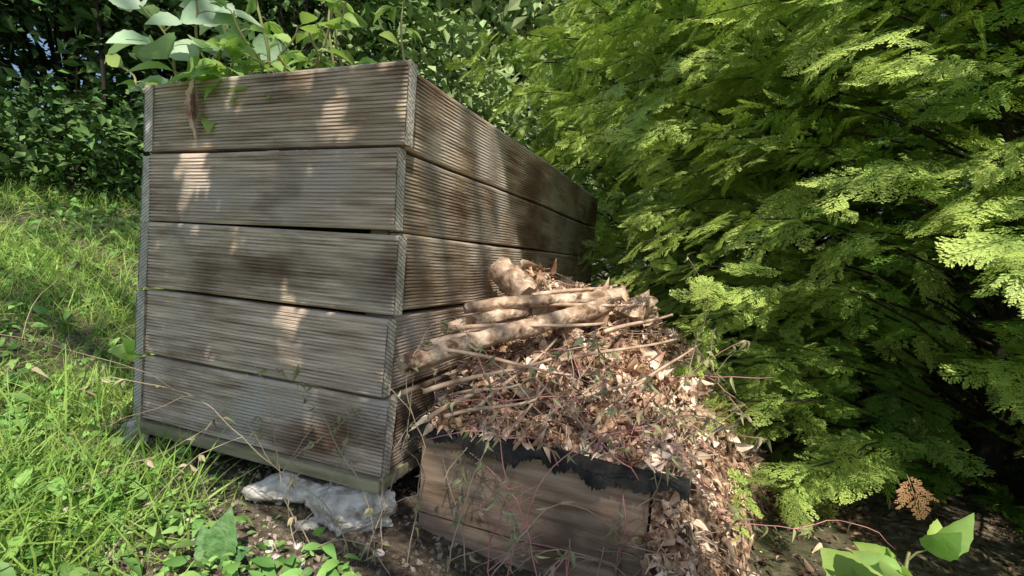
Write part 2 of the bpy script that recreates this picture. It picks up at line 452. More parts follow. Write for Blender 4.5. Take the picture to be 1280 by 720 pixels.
def heap_pts(n, lift=.0, edge=.0, clump=0, ymin=0.):
    lx = rng.uniform(BW + .01, 1.5, n * 4); ly = rng.uniform(-.22, 1.35, n * 4)
    k = rng.uniform(size=n * 4) < (1.15 - .5 * ly)
    if clump:
        k &= rng.uniform(size=n * 4) < (.06 + .94 * (.5 + .5 * np.sin(lx * 29 + 2 * np.sin(ly * 21)) * np.sin(ly * 31 + lx * 9)) ** 1.3)
    lx, ly = lx[k], ly[k]
    k = ~((lx < bx0 + BL) & (ly < by0 + edge))
    lx, ly = lx[k], ly[k]
    x, y = bin2w(lx, ly)
    h = heap_h(x, y)
    k = ((h > .06) | (rng.uniform(size=len(h)) < .03)) & (y > ymin)
    x, y, h = x[k][:n], y[k][:n], h[k][:n]
    z = np.maximum(h, gz(x, y))
    return np.stack([x, y, z + lift * rng.uniform(size=len(x)) ** 2], -1)

T = heap_pts(14000, .022, clump=1)
Sx = .004 + .018 * rng.uniform(size=len(T)) ** 2
cc = heap_pts(46, .01, ymin=.95); cc = cc[cc[:, 2] > .16]
Tb = np.repeat(cc, 30, axis=0) + rng.normal(size=(len(cc) * 30, 3)) * np.array([.026, .026, .012]); Sb = rng.uniform(.018, .042, len(Tb))
lxb, lyb = w2bin(Tb[:, 0], Tb[:, 1]); kb = (lxb > BW + .012) & ((lyb > by0) | (lxb > bx0 + BL)); Tb, Sb = Tb[kb], Sb[kb]
m_ = 460
lx = bx0 + BL * rng.uniform(.0, 1, m_) ** .9; ly = by0 - rng.uniform(-.035, .008, m_); x, y = bin2w(lx, ly)
Tr = np.stack([x, y, .218 + .014 - np.abs(rng.normal(size=m_)) * .014 * (.1 + 2.2 * ((lx - bx0) / BL) ** 3)], -1)
T = np.vstack([T, Tb, Tr]); S_ = np.concatenate([Sx, Sb, rng.uniform(.008, .026, m_)])
n = len(T)
parts = []
temps = [leaf_t(4, .34, .7, .8), leaf_t(3, .18, 1.2, .3), leaf_t(4, .42, -.9, -.8), leaf_t(3, .12, .9, .9), leaf_t(5, .38, 1.6, 1.4)]
gi = rng.integers(0, 5, n)
for g in range(5):
    k = gi == g
    m_ = k.sum()
    D = rng.normal(size=(m_, 3)) * np.array([1, 1, .5]); Nn = rng.normal(size=(m_, 3)) * .8 + np.array([0, 0, 1])
    parts.append(scatter(*temps[g], frames(D, Nn), T[k], S_[k]))
obj("dead_leaves", make_mesh("dead_leaves", parts, M_litter, True), kind="stuff")
parts = []
T = heap_pts(1000, .03)
for p in T:
    L_ = .02 + .15 * rng.uniform() ** 2; d = nrm(rng.normal(size=3) * np.array([1, 1, .15]))
    if p[0] > .38: d = nrm(d * np.array([.4, 1, .6])); L_ *= .5
    b = rng.normal(size=3) * .010
    V, F = tube([p - d * L_ / 2, p + b, p + d * L_ / 2], [.0014, .0011, .0005], 3)
    parts.append((V, F, 0))
obj("twig_litter", make_mesh("twig_litter", parts, M_twig, True), kind="stuff")
CG_ = "chunks of rotten wood on the heap"
for (x, y, s) in [(.08, 1.30, .030), (.20, 1.28, .034), (.33, 1.30, .044), (.44, 1.28, .036), (.36, 1.18, .028), (.14, 1.16, .020), (.28, 1.08, .026), (.40, 1.16, .024), (.02, 1.18, .020), (.22, .98, .018), (.32, .98, .020), (.50, 1.36, .03), (.24, 1.38, .036), (.12, 1.40, .028), (.38, 1.06, .018), (.30, 1.18, .032), (.44, 1.10, .022)]:
    rock("wood_chunk", "crumbly chunk of rotten wood half buried in compost", (x, y, float(heap_h(np.array(x), np.array(y))) + s * .3), (s * 1.2, s * .8, s * .75), int(x * 1000 + y * 77), x * 20, CG_, 4, M_bark, "wood chunk", 10, 2.0)

def log(name, label, p0, p1, r0, r1, wob=.01, sides=20, segs=50, group=None, rough=.05, mats=None, knot=.08):
    p0, p1 = np.array(p0, float), np.array(p1, float)
    t = np.linspace(0, 1, segs + 1)[:, None]
    P = p0 + (p1 - p0) * t
    P = P + wob * np.stack([np.sin(t[:, 0] * 3 + p0[0] * 9), np.cos(t[:, 0] * 3 + p0[1] * 7), np.sin(t[:, 0] * 4 + 1)], -1)
    R = r0 + (r1 - r0) * t[:, 0]
    R = R * (1 + .03 * np.sin(t[:, 0] * 13 + p0[0] * 30) + .015 * rng.normal(size=segs + 1))
    for _ in range(2):
        c0 = rng.uniform(.1, .9); R = R * (1 + knot * np.exp(-((t[:, 0] - c0) / .02) ** 2))
    V, F = tube(P, R, sides, rough=rough)
    d = nrm(p1 - p0)
    V[:sides] -= d * (rng.uniform(0, 1, sides) * r0 * .7)[:, None]
    V[-sides:] += d * (rng.uniform(0, 1, sides) * r1 * .9)[:, None]
    caps = tube_caps(V, sides)
    c = P.mean(0)
    parts = shift([(V, F, 0)] + caps, c)
    return obj(name, make_mesh(name, parts, mats or [M_bark, M_cut], True), loc=c, label=label, category="log" if r0 > .011 else "branch", group=group)
LG = "cut branches lying on the heap"
log("log", "long pale cut branch lying across the heap", (-.180, .895, .345), (.22, 1.215, .462), .0165, .0205, .006, group=LG, rough=.03)
log("log", "dark rough-barked branch behind the pale one", (-.122, 1.03, .392), (.20, 1.32, .475), .0115, .014, .010, group=LG, rough=.045)
log("log", "weathered brown log resting against the bin wall", (-.088, 1.10, .430), (.25, 1.25, .490), .0125, .017, .010, group=LG, rough=.045)
log("log", "short stump of split wood lying on the heap", (.03, 1.27, .460), (-.030, 1.33, .520), .038, .032, .004, 16, 14, group=LG, rough=.08)
log("log", "knobbly piece of rotten wood on the heap", (.29, 1.22, .43), (.34, 1.25, .475), .030, .022, .006, 14, 12, group=LG, rough=.12)
BG = "loose sticks on the heap"
for a, b, r in [((-.14, .89, .30), (.08, 1.02, .36), .005), ((-.12, .93, .37), (.12, 1.0, .335), .004), ((-.05, .90, .27), (.1, 1.1, .39), .004),
                ((.25, .98, .31), (.42, 1.12, .39), .004), ((.10, .90, .29), (.30, 1.02, .34), .004), ((.1, 1.0, .35), (.38, 1.14, .40), .004),
                ((.20, .85, .22), (.35, .98, .30), .004), ((.2, 1.1, .40), (.42, 1.3, .44), .005), ((-.15, .95, .33), (-.02, 1.12, .38), .006),
                ((.05, 1.25, .46), (.3, 1.45, .50), .006), ((-.145, .98, .372), (.14, 1.20, .425), .008), ((-.1, .88, .26), (.05, .93, .30), .004), ((-.13, 1.0, .37), (.04, 1.2, .43), .007),
                ((-.13, .90, .25), (.0, 1.0, .33), .005), ((-.1, .95, .28), (.02, .92, .33), .003), ((.02, .88, .25), (.12, 1.04, .37), .003), ((.15, .87, .24), (.05, 1.0, .34), .003),
                ((-.10, 1.02, .40), (.20, 1.10, .43), .005), ((.0, 1.15, .44), (.32, 1.20, .47), .005)]:
    log("stick", "thin dry stick lying on the compost", a, b, r, r * .6, .006, 7, 14, group=BG, mats=[M_twig, M_cut])

# ---------------------------------------------------------------- vines (wilted)
def vine(base, height, lean, nbranch, leaves, stemmat, label, thick=.0018, leaf=(.016, .034), group="wilted climbing plants"):
    e = thing("wilted_vine", label, "wilted plant", base, group=group)
    parts, LT, LD = [], [], []
    def walk(p, d, L, r, depth):
        step = .022; n = max(3, int(L / step)); pts = [p.copy()]
        for i in range(n):
            d = nrm(d + rng.normal(size=3) * .17 + np.array([0, 0, -.09 * i / n * 2]))
            p = p + d * step; pts.append(p.copy())
            if rng.uniform() < leaves:
                for _ in range(rng.integers(1, 4)):
                    LT.append(p.copy()); LD.append(nrm(rng.normal(size=3) * .6 + np.array([0, 0, -.8])))
            if depth < 2 and rng.uniform() < nbranch:
                walk(p.copy(), nrm(d + rng.normal(size=3) * .9), L * rng.uniform(.3, .55), r * .65, depth + 1)
        V, F = tube(pts, np.linspace(r, r * .4, len(pts)), 5)
        parts.append((V, F, 0))
    walk(np.zeros(3), nrm(np.array([lean[0], lean[1], 1.])), height, thick, 0)
    obj("stem", make_mesh("stem", parts, stemmat, True), e)
    if LT:
        LT = np.array(LT); LD = np.array(LD); m = len(LT)
        t1 = leaf_t(5, .24, 1.0, .7); t2 = leaf_t(5, .15, .5, 1.1)
        k = rng.uniform(size=m) < .5
        pp = []
        for kk, tt in ((k, t1), (~k, t2)):
            if kk.sum(): pp.append(scatter(*tt, frames(LD[kk], rng.normal(size=(kk.sum(), 3))), LT[kk], rng.uniform(*leaf, kk.sum())))
        obj("leaves", make_mesh("leaves", pp, M_wilt, True), e)
def gb(x, y, lift=None):
    z = float(gz(x, y)) if lift is None else lift
    return (x, y, z)
for (x, y, z, h, l, red) in [(.02, .82, None, .50, (.3, .1), 1), (.08, .80, None, .45, (-.4, .15), 1), (.15, .78, None, .45, (.3, .2), 1), (.20, .76, None, .4, (.1, .2), 1),
                             (.28, .80, .0, .40, (.1, .3), 1), (-.05, .84, None, .4, (.0, .3), 0), (.12, .82, .03, .5, (.4, .4), 1), (.30, .85, .05, .40, (.0, .5), 0),
                             (.0, .90, .21, .3, (.9, -.1), 1), (.22, .86, .22, .35, (-.8, .1), 1), (.40, 1.10, .32, .30, (.05, .1), 0), (.05, .9, .2, .3, (.2, -.4), 0),
                             (.14, .84, .21, .36, (.7, .0), 1), (-.08, .83, None, .42, (.2, .05), 0), (.05, .78, None, .4, (.6, .1), 0), (.25, .75, None, .35, (-.5, .1), 0), (-.1, .88, .15, .3, (.3, .1), 0),
                             (.1, .95, .24, .3, (-.9, -.1), 0), (.2, .8, .0, .45, (-.2, .1), 1), (.34, .84, .0, .35, (-.2, .2), 0), (.1, .84, .2, .3, (-.5, -.3), 1), (.24, .80, .1, .35, (-.3, -.2), 1),
                             (-.02, .80, None, .35, (.4, .0), 0), (.06, .76, None, .32, (.2, .1), 1), (.0, .78, None, .38, (-.1, .1), 1),
                             (.06, .92, .24, .3, (.6, -.5), 1), (.16, .93, .26, .3, (-.6, -.4), 1), (.24, .92, .26, .3, (.5, -.3), 1), (.3, .9, .2, .3, (-.9, -.2), 0)]:
    vine(gb(x, y, z), h, l, .14, .28, M_red if red else M_tan, "wilted vine with reddish stems and shrivelled leaves over the heap" if red else "dried tan vine with curled brown leaves over the heap", leaf=(.010, .021), thick=.0015)
for (x, y, h, l) in [(-.25, .84, .62, (-.25, .1)), (-.3, .83, .5, (-.6, .15)), (-.2, .82, .55, (.0, .1)), (-.17, .80, .4, (-.8, .1)), (-.22, .84, .5, (.25, .1)), (-.15, .84, .7, (-.05, .08)), (-.35, .86, .4, (-.3, .05)), (-.2, .86, .7, (-.15, .04))]:
    vine(gb(x, y), h, l, .10, .26, M_tan, "spindly half-dead stems growing up in front of the bin", .0011, (.008, .018), "spindly stems beside the bin")
x_, y_ = bin2w(.165, -.010)
e = thing("dried_leaf", "long shrivelled brown leaf hanging over the bin rim", "dead leaf", (x_, y_, BIN[2] + .755))
Lt = leaf_t(12, .07, 1.4, .05, .15)
obj("blade", make_mesh("blade", [scatter(*Lt, frames(np.array([(.03, .0, -1.), (.08, -.05, -1.)]), np.array([(-.2, -1, 0), (.5, -1, 0)])), np.array([(0, 0, 0), (.004, -.006, -.02)]), [.130, .09])], M_litter, True), e)

# ---------------------------------------------------------------- leafy plants growing from the bin
def leafy(base, h, lean, nn, size, lab, name="leafy_plant", mat_l=None, group=None, spread=.9, up=.1, wide=.3, petiole=.4, face=.35):
    mat_l = mat_l or M_bright
    e = thing(name, lab, "plant", base, group=group)
    n = 14; t = np.linspace(0, 1, n)
    ph = rng.uniform(0, 6)
    P = np.stack([lean[0] * t ** 1.5 + .01 * np.sin(t * 9 + ph), lean[1] * t ** 1.5 + .01 * np.cos(t * 8 + ph), h * t], -1)
    parts = [tube(P, np.linspace(.0045, .002, n), 6) + (0,)]
    T, D, Nn, S = [], [], [], []
    a = rng.uniform(0, 6)
    for i in range(nn):
        s = .12 + .88 * (i + .5) / nn
        p = np.array([np.interp(s, t, P[:, k]) for k in range(3)])
        a += 2.4 + rng.normal() * .4
        d = nrm(np.array([math.cos(a) * spread, math.sin(a) * spread, up + rng.normal() * .2 + (.5 if s > .85 else 0)]))
        sz = size * rng.uniform(.6, 1.2) * (1 - .30 * s)
        q = p + d * sz * petiole
        parts.append(tube([p, (p + q) / 2 + np.array([0, 0, .004]), q], [.0016, .0013, .001], 5) + (0,))
        reps = 1 if rng.uniform() < .4 else 3
        for r in range(reps):
            dd = d.copy()
            if r:
                ang = .9 if r == 1 else -.9
                dd = np.array([d[0] * math.cos(ang) - d[1] * math.sin(ang), d[0] * math.sin(ang) + d[1] * math.cos(ang), d[2] - .1])
            T.append(q); D.append(nrm(dd + np.array([0, 0, -.15]))); Nn.append(nrm(np.array([0, -face, 1.]) + rng.normal(size=3) * .5)); S.append(sz * (.75 if r else 1))
    T, D, Nn, S = map(np.array, (T, D, Nn, S))
    obj("stem", make_mesh("stem", parts, M_stemg, True), e)
    k = rng.uniform(size=len(T)) < .5
    pp = []
    for kk, tt in ((k, leaf_t(10, wide, .25, .3, .05)), (~k, leaf_t(10, wide * .85, .4, .5, .05))):
        if kk.sum(): pp.append(scatter(*tt, frames(D[kk], Nn[kk]), T[kk], S[kk]))
    obj("leaves", make_mesh("leaves", pp, mat_l, True), e)
PG = "leafy plants growing out of the bin"
for (lx, ly_, h, lean_, nn, sz, pale) in [(.05, .08, .22, (-.08, -.06), 7, .14, 1), (.10, .10, .26, (-.03, -.08), 8, .12, 1), (.20, .14, .42, (-.02, -.02), 9, .09, 0), (.27, .10, .18, (.06, -.06), 7, .08, 0),
                                (.33, .16, .45, (.04, .0), 7, .08, 0), (.42, .14, .24, (.0, -.04), 7, .07, 0), (.08, .22, .38, (-.10, -.04), 9, .13, 1),
                                (.01, .03, .09, (-.08, -.03), 4, .09, 0), (.25, .3, .5, (.0, .0), 9, .09, 0), (.4, .4, .5, (.0, .0), 8, .09, 0), (.17, .06, .13, (.0, -.05), 7, .09, 0), (.34, .06, .09, (.02, -.05), 5, .06, 0),
                                (.24, .05, .10, (-.02, -.05), 6, .08, 0), (.1, .05, .08, (.02, -.05), 6, .09, 0), (.15, .1, .16, (-.02, -.06), 7, .10, 0), (.30, .05, .12, (-.02, -.04), 6, .08, 0),
                                (.38, .08, .14, (.03, -.05), 7, .07, 0), (.22, .08, .2, (.0, -.05), 7, .09, 0)]:
    x_, y_ = bin2w(lx, ly_)
    leafy((x_, y_, BIN[2] + .70), h, lean_, nn, sz, "pale broad-leaved plant rising above the bin rim" if pale else "bright green leafy plant rising above the bin rim", group=PG, mat_l=M_pale if pale else None, wide=.36 if pale else .3, face=1.1 if pale else .6)
leafy((.545, .665, .0), .20, (.0, -.02), 8, .10, "broad pale green leafy weed under the conifer", name="broadleaf_weed", mat_l=M_bright, wide=.36, group="broadleaf weeds", up=.5, face=1.2)
leafy((.40, .72, .0), .05, (.0, -.02), 4, .045, "small green leafy weed under the conifer", name="broadleaf_weed", mat_l=M_weed, wide=.34, group="broadleaf weeds")
e = thing("dock_plant", "upright crinkled dark green dock leaf in the grass", "plant", (-.44, .78, float(gz(-.44, .78))))
D = nrm(np.array([(.1, .0, 1), (-.5, .1, .8), (.6, -.1, .5)])); Nn = np.array([(0, -1, .3), (.2, -1, .4), (-.2, -1, .6)])
obj("leaves", make_mesh("leaves", [scatter(*leaf_t(14, .30, .25, .2, .06), frames(D, Nn), np.zeros((3, 3)), np.array([.09, .07, .06]))], M_weedd, True), e)
e = thing("dock_plant", "lime green young plant in the grass beside the bin", "plant", (-1.10, 1.55, float(gz(-1.10, 1.55))))
k_ = 9
D = nrm(np.stack([rng.normal(size=k_) * .8, rng.normal(size=k_) * .5, rng.uniform(.3, 1, k_)], -1)); Nn = np.tile(np.array([(0, -1, .8)]), (k_, 1)) + rng.normal(size=(k_, 3)) * .3
obj("leaves", make_mesh("leaves", [scatter(*leaf_t(8, .3, .25, .4), frames(D, Nn), np.array([0, 0, .05]) + D * .03, rng.uniform(.05, .085, k_))], M_bright, True), e)

# ---------------------------------------------------------------- grass and ground cover
def grass_mask(x, y):
    lx, ly = w2bin(x, y)
    inb = (lx > -.0) & (lx < BW + .3) & (ly > -.02)
    p = np.ones_like(x)
    p = np.where(inb, 0, p)
    p = p * (1 - sstep(-.88, -.45, x - .25 * (1 - y)))
    return p
def blade_t(n=4, w=.03, bend=.5):
    V, F = [], []
    for i in range(n):
        t = i / n
        V += [(-w * (1 - t * .7), t - .12 * bend * t * t, -bend * t * t), (w * (1 - t * .7), t - .12 * bend * t * t, -bend * t * t)]
    V.append((0, 1 - .12 * bend, -bend))
    F = [(2 * i, 2 * i + 1, 2 * i + 3) for i in range(n - 1)] + [(2 * i, 2 * i + 3, 2 * i + 2) for i in range(n - 1)] + [(2 * n - 2, 2 * n - 1, 2 * n)]
    return np.array(V), np.array(F)
Ng = 130000
r = rng.uniform(.45, 5.2, Ng) ; a = rng.uniform(rad(92), rad(168), Ng)
x, y = r * np.cos(a), r * np.sin(a)
pn = .5 + .5 * np.sin(x * 4.1 + 2 * np.sin(y * 3)) * np.sin(y * 4.7 + 1)
k = (rng.uniform(size=Ng) < grass_mask(x, y) * (.25 + .75 * pn)) & (y < 4.3)
x, y, r, pn = x[k], y[k], r[k], pn[k]; n = len(x)
T = np.stack([x, y, gz(x, y) - .005], -1)
gi = rng.integers(0, 4, n); parts = []
for g, (w, b) in enumerate([(.020, .4), (.024, .8), (.028, 1.1), (.018, .2)]):
    kk = gi == g; m = kk.sum()
    D = np.stack([rng.normal(size=m) * .6, rng.normal(size=m) * .6, np.ones(m)], -1)
    parts.append(scatter(*blade_t(4, w, b), frames(D, rng.normal(size=(m, 3)) * np.array([1, 1, .1])), T[kk], rng.uniform(.025, .080, m) * (1 + .12 * r[kk]) * (.7 + .5 * pn[kk])))
obj("grass", make_mesh("grass", parts, M_grass), kind="stuff")
for (cx, cy, nb) in [(-.60, .86, 9), (-.90, .97, 12), (-1.02, 1.15, 12)]:
    D = np.stack([rng.normal(size=nb) * .3, rng.normal(size=nb) * .2, np.ones(nb)], -1)
    Tt = np.stack([cx + rng.normal(size=nb) * .03, cy + rng.normal(size=nb) * .03, np.full(nb, float(gz(cx, cy)))], -1)
    parts = [scatter(*blade_t(8, .011, .5), frames(D, rng.normal(size=(nb, 3)) * np.array([1, 1, .1])), Tt, rng.uniform(.10, .24, nb))]
    e = thing("grass_tuft", "tuft of long narrow grass blades beside the bin", "grass tuft", tuple(Tt.mean(0)), group="grass tufts")
    obj("blades", make_mesh("blades", shift(parts, Tt.mean(0)), M_grass), e)
Nw = 80000
r = rng.uniform(.45, 5.0, Nw); a = rng.uniform(rad(45), rad(168), Nw)
x, y = r * np.cos(a), r * np.sin(a)
pn = .5 + .5 * np.sin(x * 6 + 3 * np.sin(y * 5)) * np.sin(y * 7 + 2 * np.sin(x * 4))
left = sstep(.35, .9, -x)
front = sstep(.94, .80, y + .25 * x)
pr_ = np.clip(.75 * left * (.10 + 1.0 * pn ** 1.8) + front * (.25 + .75 * pn), 0, 1)
dirt = (x > -.85) & (x < .0) & (y > .86 - .2 * (x + .4)) & (y < 1.2)
pr_ = np.where(dirt, pr_ * .25, pr_)
k = (rng.uniform(size=Nw) < pr_) & ~in_bin(x, y, .02) & (heap_h(x, y) < .06) & (y < 4.3)
x, y, r = x[k], y[k], r[k]; n = len(x)
T = np.stack([x, y, gz(x, y) + rng.uniform(.004, .04, n) * np.where(x > -.4, .7, 1)], -1)
parts = []
gi = rng.integers(0, 2, n)
for g, tt in enumerate([leaf_t(5, .36, .25, .3), leaf_t(5, .20, .35, .5)]):
    kk = gi == g; m = kk.sum()
    D = rng.normal(size=(m, 3)) * np.array([1, 1, .4]); Nn = rng.normal(size=(m, 3)) * .5 + np.array([0, -.1, 1])
    parts.append(scatter(*tt, frames(D, Nn), T[kk], (.006 + .024 * rng.uniform(size=m) ** 2.2) * (1 + .3 * (r[kk] - .5)) * (1 + .5 * g)))
obj("ground_cover", make_mesh("ground_cover", parts, M_weed, True), kind="stuff")
Nl = 5000
x = rng.uniform(.3, 2.4, Nl); y = rng.uniform(.3, 2.2, Nl)
T = np.stack([x, y, gz(x, y) + .006], -1)
D = rng.normal(size=(Nl, 3)) * np.array([1, 1, .2]); Nn = rng.normal(size=(Nl, 3)) * .4 + np.array([0, 0, 1])
obj("leaf_litter", make_mesh("leaf_litter", [scatter(*leaf_t(3, .2, .4, .4), frames(D, Nn), T, rng.uniform(.01, .03, Nl))], M_litdark), kind="stuff")

# ---------------------------------------------------------------- conifers
def spray_template(seed):
    r2 = np.random.default_rng(seed)
    Q, A = [], []
    def rib(p, ang, l, w, a0, a1):
        d = np.array([math.sin(ang), math.cos(ang)]); nn = np.array([d[1], -d[0]])
        Q.append([p, p + d * l * .6 + nn * w / 2, p + d * l, p + d * l * .6 - nn * w / 2]); A.append([a0, (a0 + a1) / 2, a1, (a0 + a1) / 2])
    bend = r2.normal() * .2
    def main(t): return np.array([bend * t * t, t])
    for i in range(4):
        p = main(i / 4); q = main((i + 1) / 4); d = q - p
        rib(p, math.atan2(d[0], d[1]), np.linalg.norm(d) * 1.2, .022, i / 8, (i + 1) / 6)
    for side in (-1, 1):
        t = .08 + (0.05 if side > 0 else 0)
        while t < .97:
            L = .52 * (1 - t) ** .75 * (.4 + .6 * min(1, t / .3)) * r2.uniform(.5, 1.25) + .03
            ang = side * (rad(44) - rad(16) * t) + r2.normal() * .10
            p0 = main(t); d = np.array([math.sin(ang), math.cos(ang)])
            rib(p0, ang, L + .04, .024, .25 * t, .8)
            s = .04
            while s < L - .01:
                l = (.110 * (1 - s / L) ** .5 * min(1, .5 + s * 4)) * r2.uniform(.55, 1.3) + .018
                for sg in (-1, 1):
                    rib(p0 + d * (s + (.02 if sg > 0 else 0)), ang + sg * (rad(34) + r2.normal() * .14), l, .030, .15 + .3 * t, .7 + .3 * max(t, s / max(L, .01)))
                s += .050
            t += .104
    Q = np.array(Q); A = np.array(A)
    xy = Q.reshape(-1, 2)
    z = -.34 * xy[:, 1] ** 2 + .15 * xy[:, 1] ** 4 - .7 * xy[:, 0] ** 2
    z += np.repeat(r2.normal(size=len(Q)) * .014, 4)
    V = np.stack([xy[:, 0], xy[:, 1], z], -1)
    F = np.arange(len(V)).reshape(-1, 4)
    return V, F, A.ravel()
SPR = [spray_template(s) for s in (1, 2, 3, 4, 5)]

CR_Z = [0, .3, .7, 1.1, 1.5, 1.9, 2.4, 2.85]
CR_R = [.92, .92, .95, 1.0, 1.06, .88, .5, .10]
def conifer_crown(nb, seed):
    r2 = np.random.default_rng(seed)
    T, D, Nn, S, B = [], [], [], [], []
    limbs = []
    for b in range(nb):
        z = .02 + 2.7 * ((b + r2.uniform()) / nb) ** 1.2
        az = b * 2.39996 + r2.normal() * .25
        R = np.interp(z, CR_Z, CR_R) * r2.uniform(.64, 1.12)
        out = np.array([math.cos(az), math.sin(az), 0])
        n = 16; t = np.linspace(0, 1, n)
        rise = r2.uniform(.15, .5) * R; droop = r2.uniform(.1, .45) * R
        P = out * (R * t)[:, None] + np.array([0, 0, 1]) * (z - .25 * R + rise * np.sin(t * 1.9) * 1.2 - droop * np.maximum(0, t - .45) ** 1.6)[:, None]
        P = P + np.cross(out, [0, 0, 1]) * (r2.normal() * .12 * t ** 2)[:, None]
        P[:, 2] = np.maximum(P[:, 2], .04)
        limbs.append(P)
        tang = nrm(np.gradient(P, axis=0))
        roll = r2.normal() * .5
        side0 = nrm(np.cross(tang[n // 2], [0, 0, 1]))
        upv = nrm(np.cross(side0, tang[n // 2]))
        side = side0 * math.cos(roll) + upv * math.sin(roll)
        s = .16 + r2.uniform() * .05; sg = 1
        while s < 1.0:
            p = np.array([np.interp(s, t, P[:, k]) for k in range(3)])
            tg = nrm(np.array([np.interp(s, t, tang[:, k]) for k in range(3)]))
            ang = rad(r2.uniform(15, 60)) * sg
            d = nrm(tg * math.cos(ang) + side * math.sin(ang) + np.array([0, 0, -.08 + r2.normal() * .35]))
            nv = np.cross(side, tg); nv = nv if nv[2] > 0 else -nv
            T.append(p + r2.normal(size=3) * .018); D.append(d); Nn.append(nrm(nv * .3 + out * .7 + np.array([0, 0, .5]) + r2.normal(size=3) * .35))
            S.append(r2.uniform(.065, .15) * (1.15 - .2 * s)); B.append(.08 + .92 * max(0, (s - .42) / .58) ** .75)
            sg = -sg; s += (.058 if s < .5 else .021) / max(R, .35)
        T.append(P[-2]); D.append(tang[-1]); Nn.append(nrm(upv + out)); S.append(r2.uniform(.09, .14)); B.append(1.)
    T, D, Nn, S, B = map(np.array, (T, D, Nn, S, B))
    gi = r2.integers(0, len(SPR), len(T)); parts = []
    for g in range(len(SPR)):
        kk = gi == g
        tv, tf, ta = SPR[g]
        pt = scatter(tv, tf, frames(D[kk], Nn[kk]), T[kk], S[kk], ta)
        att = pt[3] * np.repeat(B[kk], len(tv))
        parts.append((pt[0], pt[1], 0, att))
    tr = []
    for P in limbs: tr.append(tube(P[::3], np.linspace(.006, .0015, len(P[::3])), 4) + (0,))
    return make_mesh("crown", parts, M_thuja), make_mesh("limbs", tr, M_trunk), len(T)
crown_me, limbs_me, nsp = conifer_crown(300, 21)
tp = np.stack([.02 * np.sin(np.linspace(0, 5, 12)), .02 * np.cos(np.linspace(0, 4, 12)), np.linspace(-.05, 2.75, 12)], -1)
V, F = tube(tp, np.linspace(.040, .010, 12), 10, rough=.05)
trunk_me = make_mesh("trunk", [(V, F, 0)], M_trunk, True)
CG = "conifers forming the hedge"
for (x, y, s, sz, rz, lab) in [(1.33, 1.34, 1.0, .74, .9, "bright green thuja conifer with drooping feathery sprays over the heap"), (1.32, 2.40, 1.12, 1.05, 2.2, "dense green thuja conifer reaching over the far end of the bin"),
                           (2.45, 1.15, 1.1, .85, 4.0, "sunlit green thuja conifer with feathery sprays"), (2.30, 2.4, 1.15, 1.2, .6, "shaded thuja conifer deep in the hedge"),
                           (1.15, 3.8, 1.35, 1.35, 5.2, "tall shaded thuja conifer beyond the bin")]:
    e = thing("thuja_tree", lab, "conifer", (x, y, 0), rz, group=CG); e.scale = (s, s, sz)
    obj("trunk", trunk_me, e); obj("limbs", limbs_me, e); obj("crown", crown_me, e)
tv, tf, ta = SPR[1]
e = thing("dead_spray", "withered orange-brown conifer spray hanging low", "conifer twig", (.570, .70, .285))
Vd = tv.copy(); Vd[:, 2] = -.15 * Vd[:, 1] ** 2
obj("foliage", make_mesh("foliage", [scatter(Vd, tf, frames(np.array([(.45, -.05, -1.)]), np.array([(-.6, -1, .2)])), np.zeros((1, 3)), [.075])], M_thujab), e)

# ---------------------------------------------------------------- shrubs
def shrub(name, label, c, rad3, ncl, per, lsize, material, cat="shrub", group=None, sig=.16, tmpl=LEAF_LO, trunk_r=.03, z0=.3):
    base = (c[0], c[1], float(gz(c[0], c[1])) - .03)
    e = thing(name, label, cat, base, group=group)
    q = nrm(rng.normal(size=(ncl, 3))) * rng.uniform(.35, 1, (ncl, 1)) ** .5
    cl = q * np.array(rad3) + np.array([0, 0, c[2] - base[2]])
    cl[:, 2] = np.maximum(cl[:, 2], z0 * .3)
    T = np.repeat(cl, per, axis=0); n = len(T)
    T = T + rng.normal(size=(n, 3)) * sig * np.array([1, 1, .7])
    T[:, 2] = np.maximum(T[:, 2], .03)
    D = rng.normal(size=(n, 3)) * np.array([1, 1, .6]) + np.array([0, 0, -.25]); Nn = rng.normal(size=(n, 3)) * .5 + np.array([0, -.2, 1])
    obj("foliage", make_mesh("foliage", [scatter(*tmpl, frames(D, Nn), T, rng.uniform(.35, 1.3, n) * lsize)], material), e)
    parts = []
    st = np.array([0, 0, 0.])
    for i in range(0, ncl, 2):
        m = cl[i] * np.array([.35, .35, .55]) + rng.normal(size=3) * .05
        parts.append(tube([st + rng.normal(size=3) * np.array([.06, .06, 0]), m, cl[i]], [trunk_r, trunk_r * .6, trunk_r * .15], 5) + (0,))
    obj("trunk", make_mesh("trunk", parts, M_trunk, True), e)
SG = "shrubs of the dark hedge"
for (x, y, rx, rz) in [(-4.6, 3.6, .95, 1.6), (-3.7, 4.2, .95, 1.7), (-2.8, 4.4, .95, 1.7), (-1.9, 4.5, .95, 1.7), (-1.0, 4.7, .95, 1.4), (-.1, 5.1, .9, 1.3), (-5.3, 2.5, .95, 1.5), (-5.9, 4.2, 1.1, 2.2)]:
    g = float(gz(x, y)); lit = x > -1.5  # lit shrubs get the leaf colour with sunlight painted in
    shrub("hedge_shrub", "leafy shrub behind the bin, sunlit haze put into leaf colour" if lit else "dense dark green shrub with tangled stems behind the grass", (x, y, g + rz * .85), (rx, .7, rz), 80, 95, .105, M_farlit if lit else M_shrub, group=SG, trunk_r=.014, sig=.12)
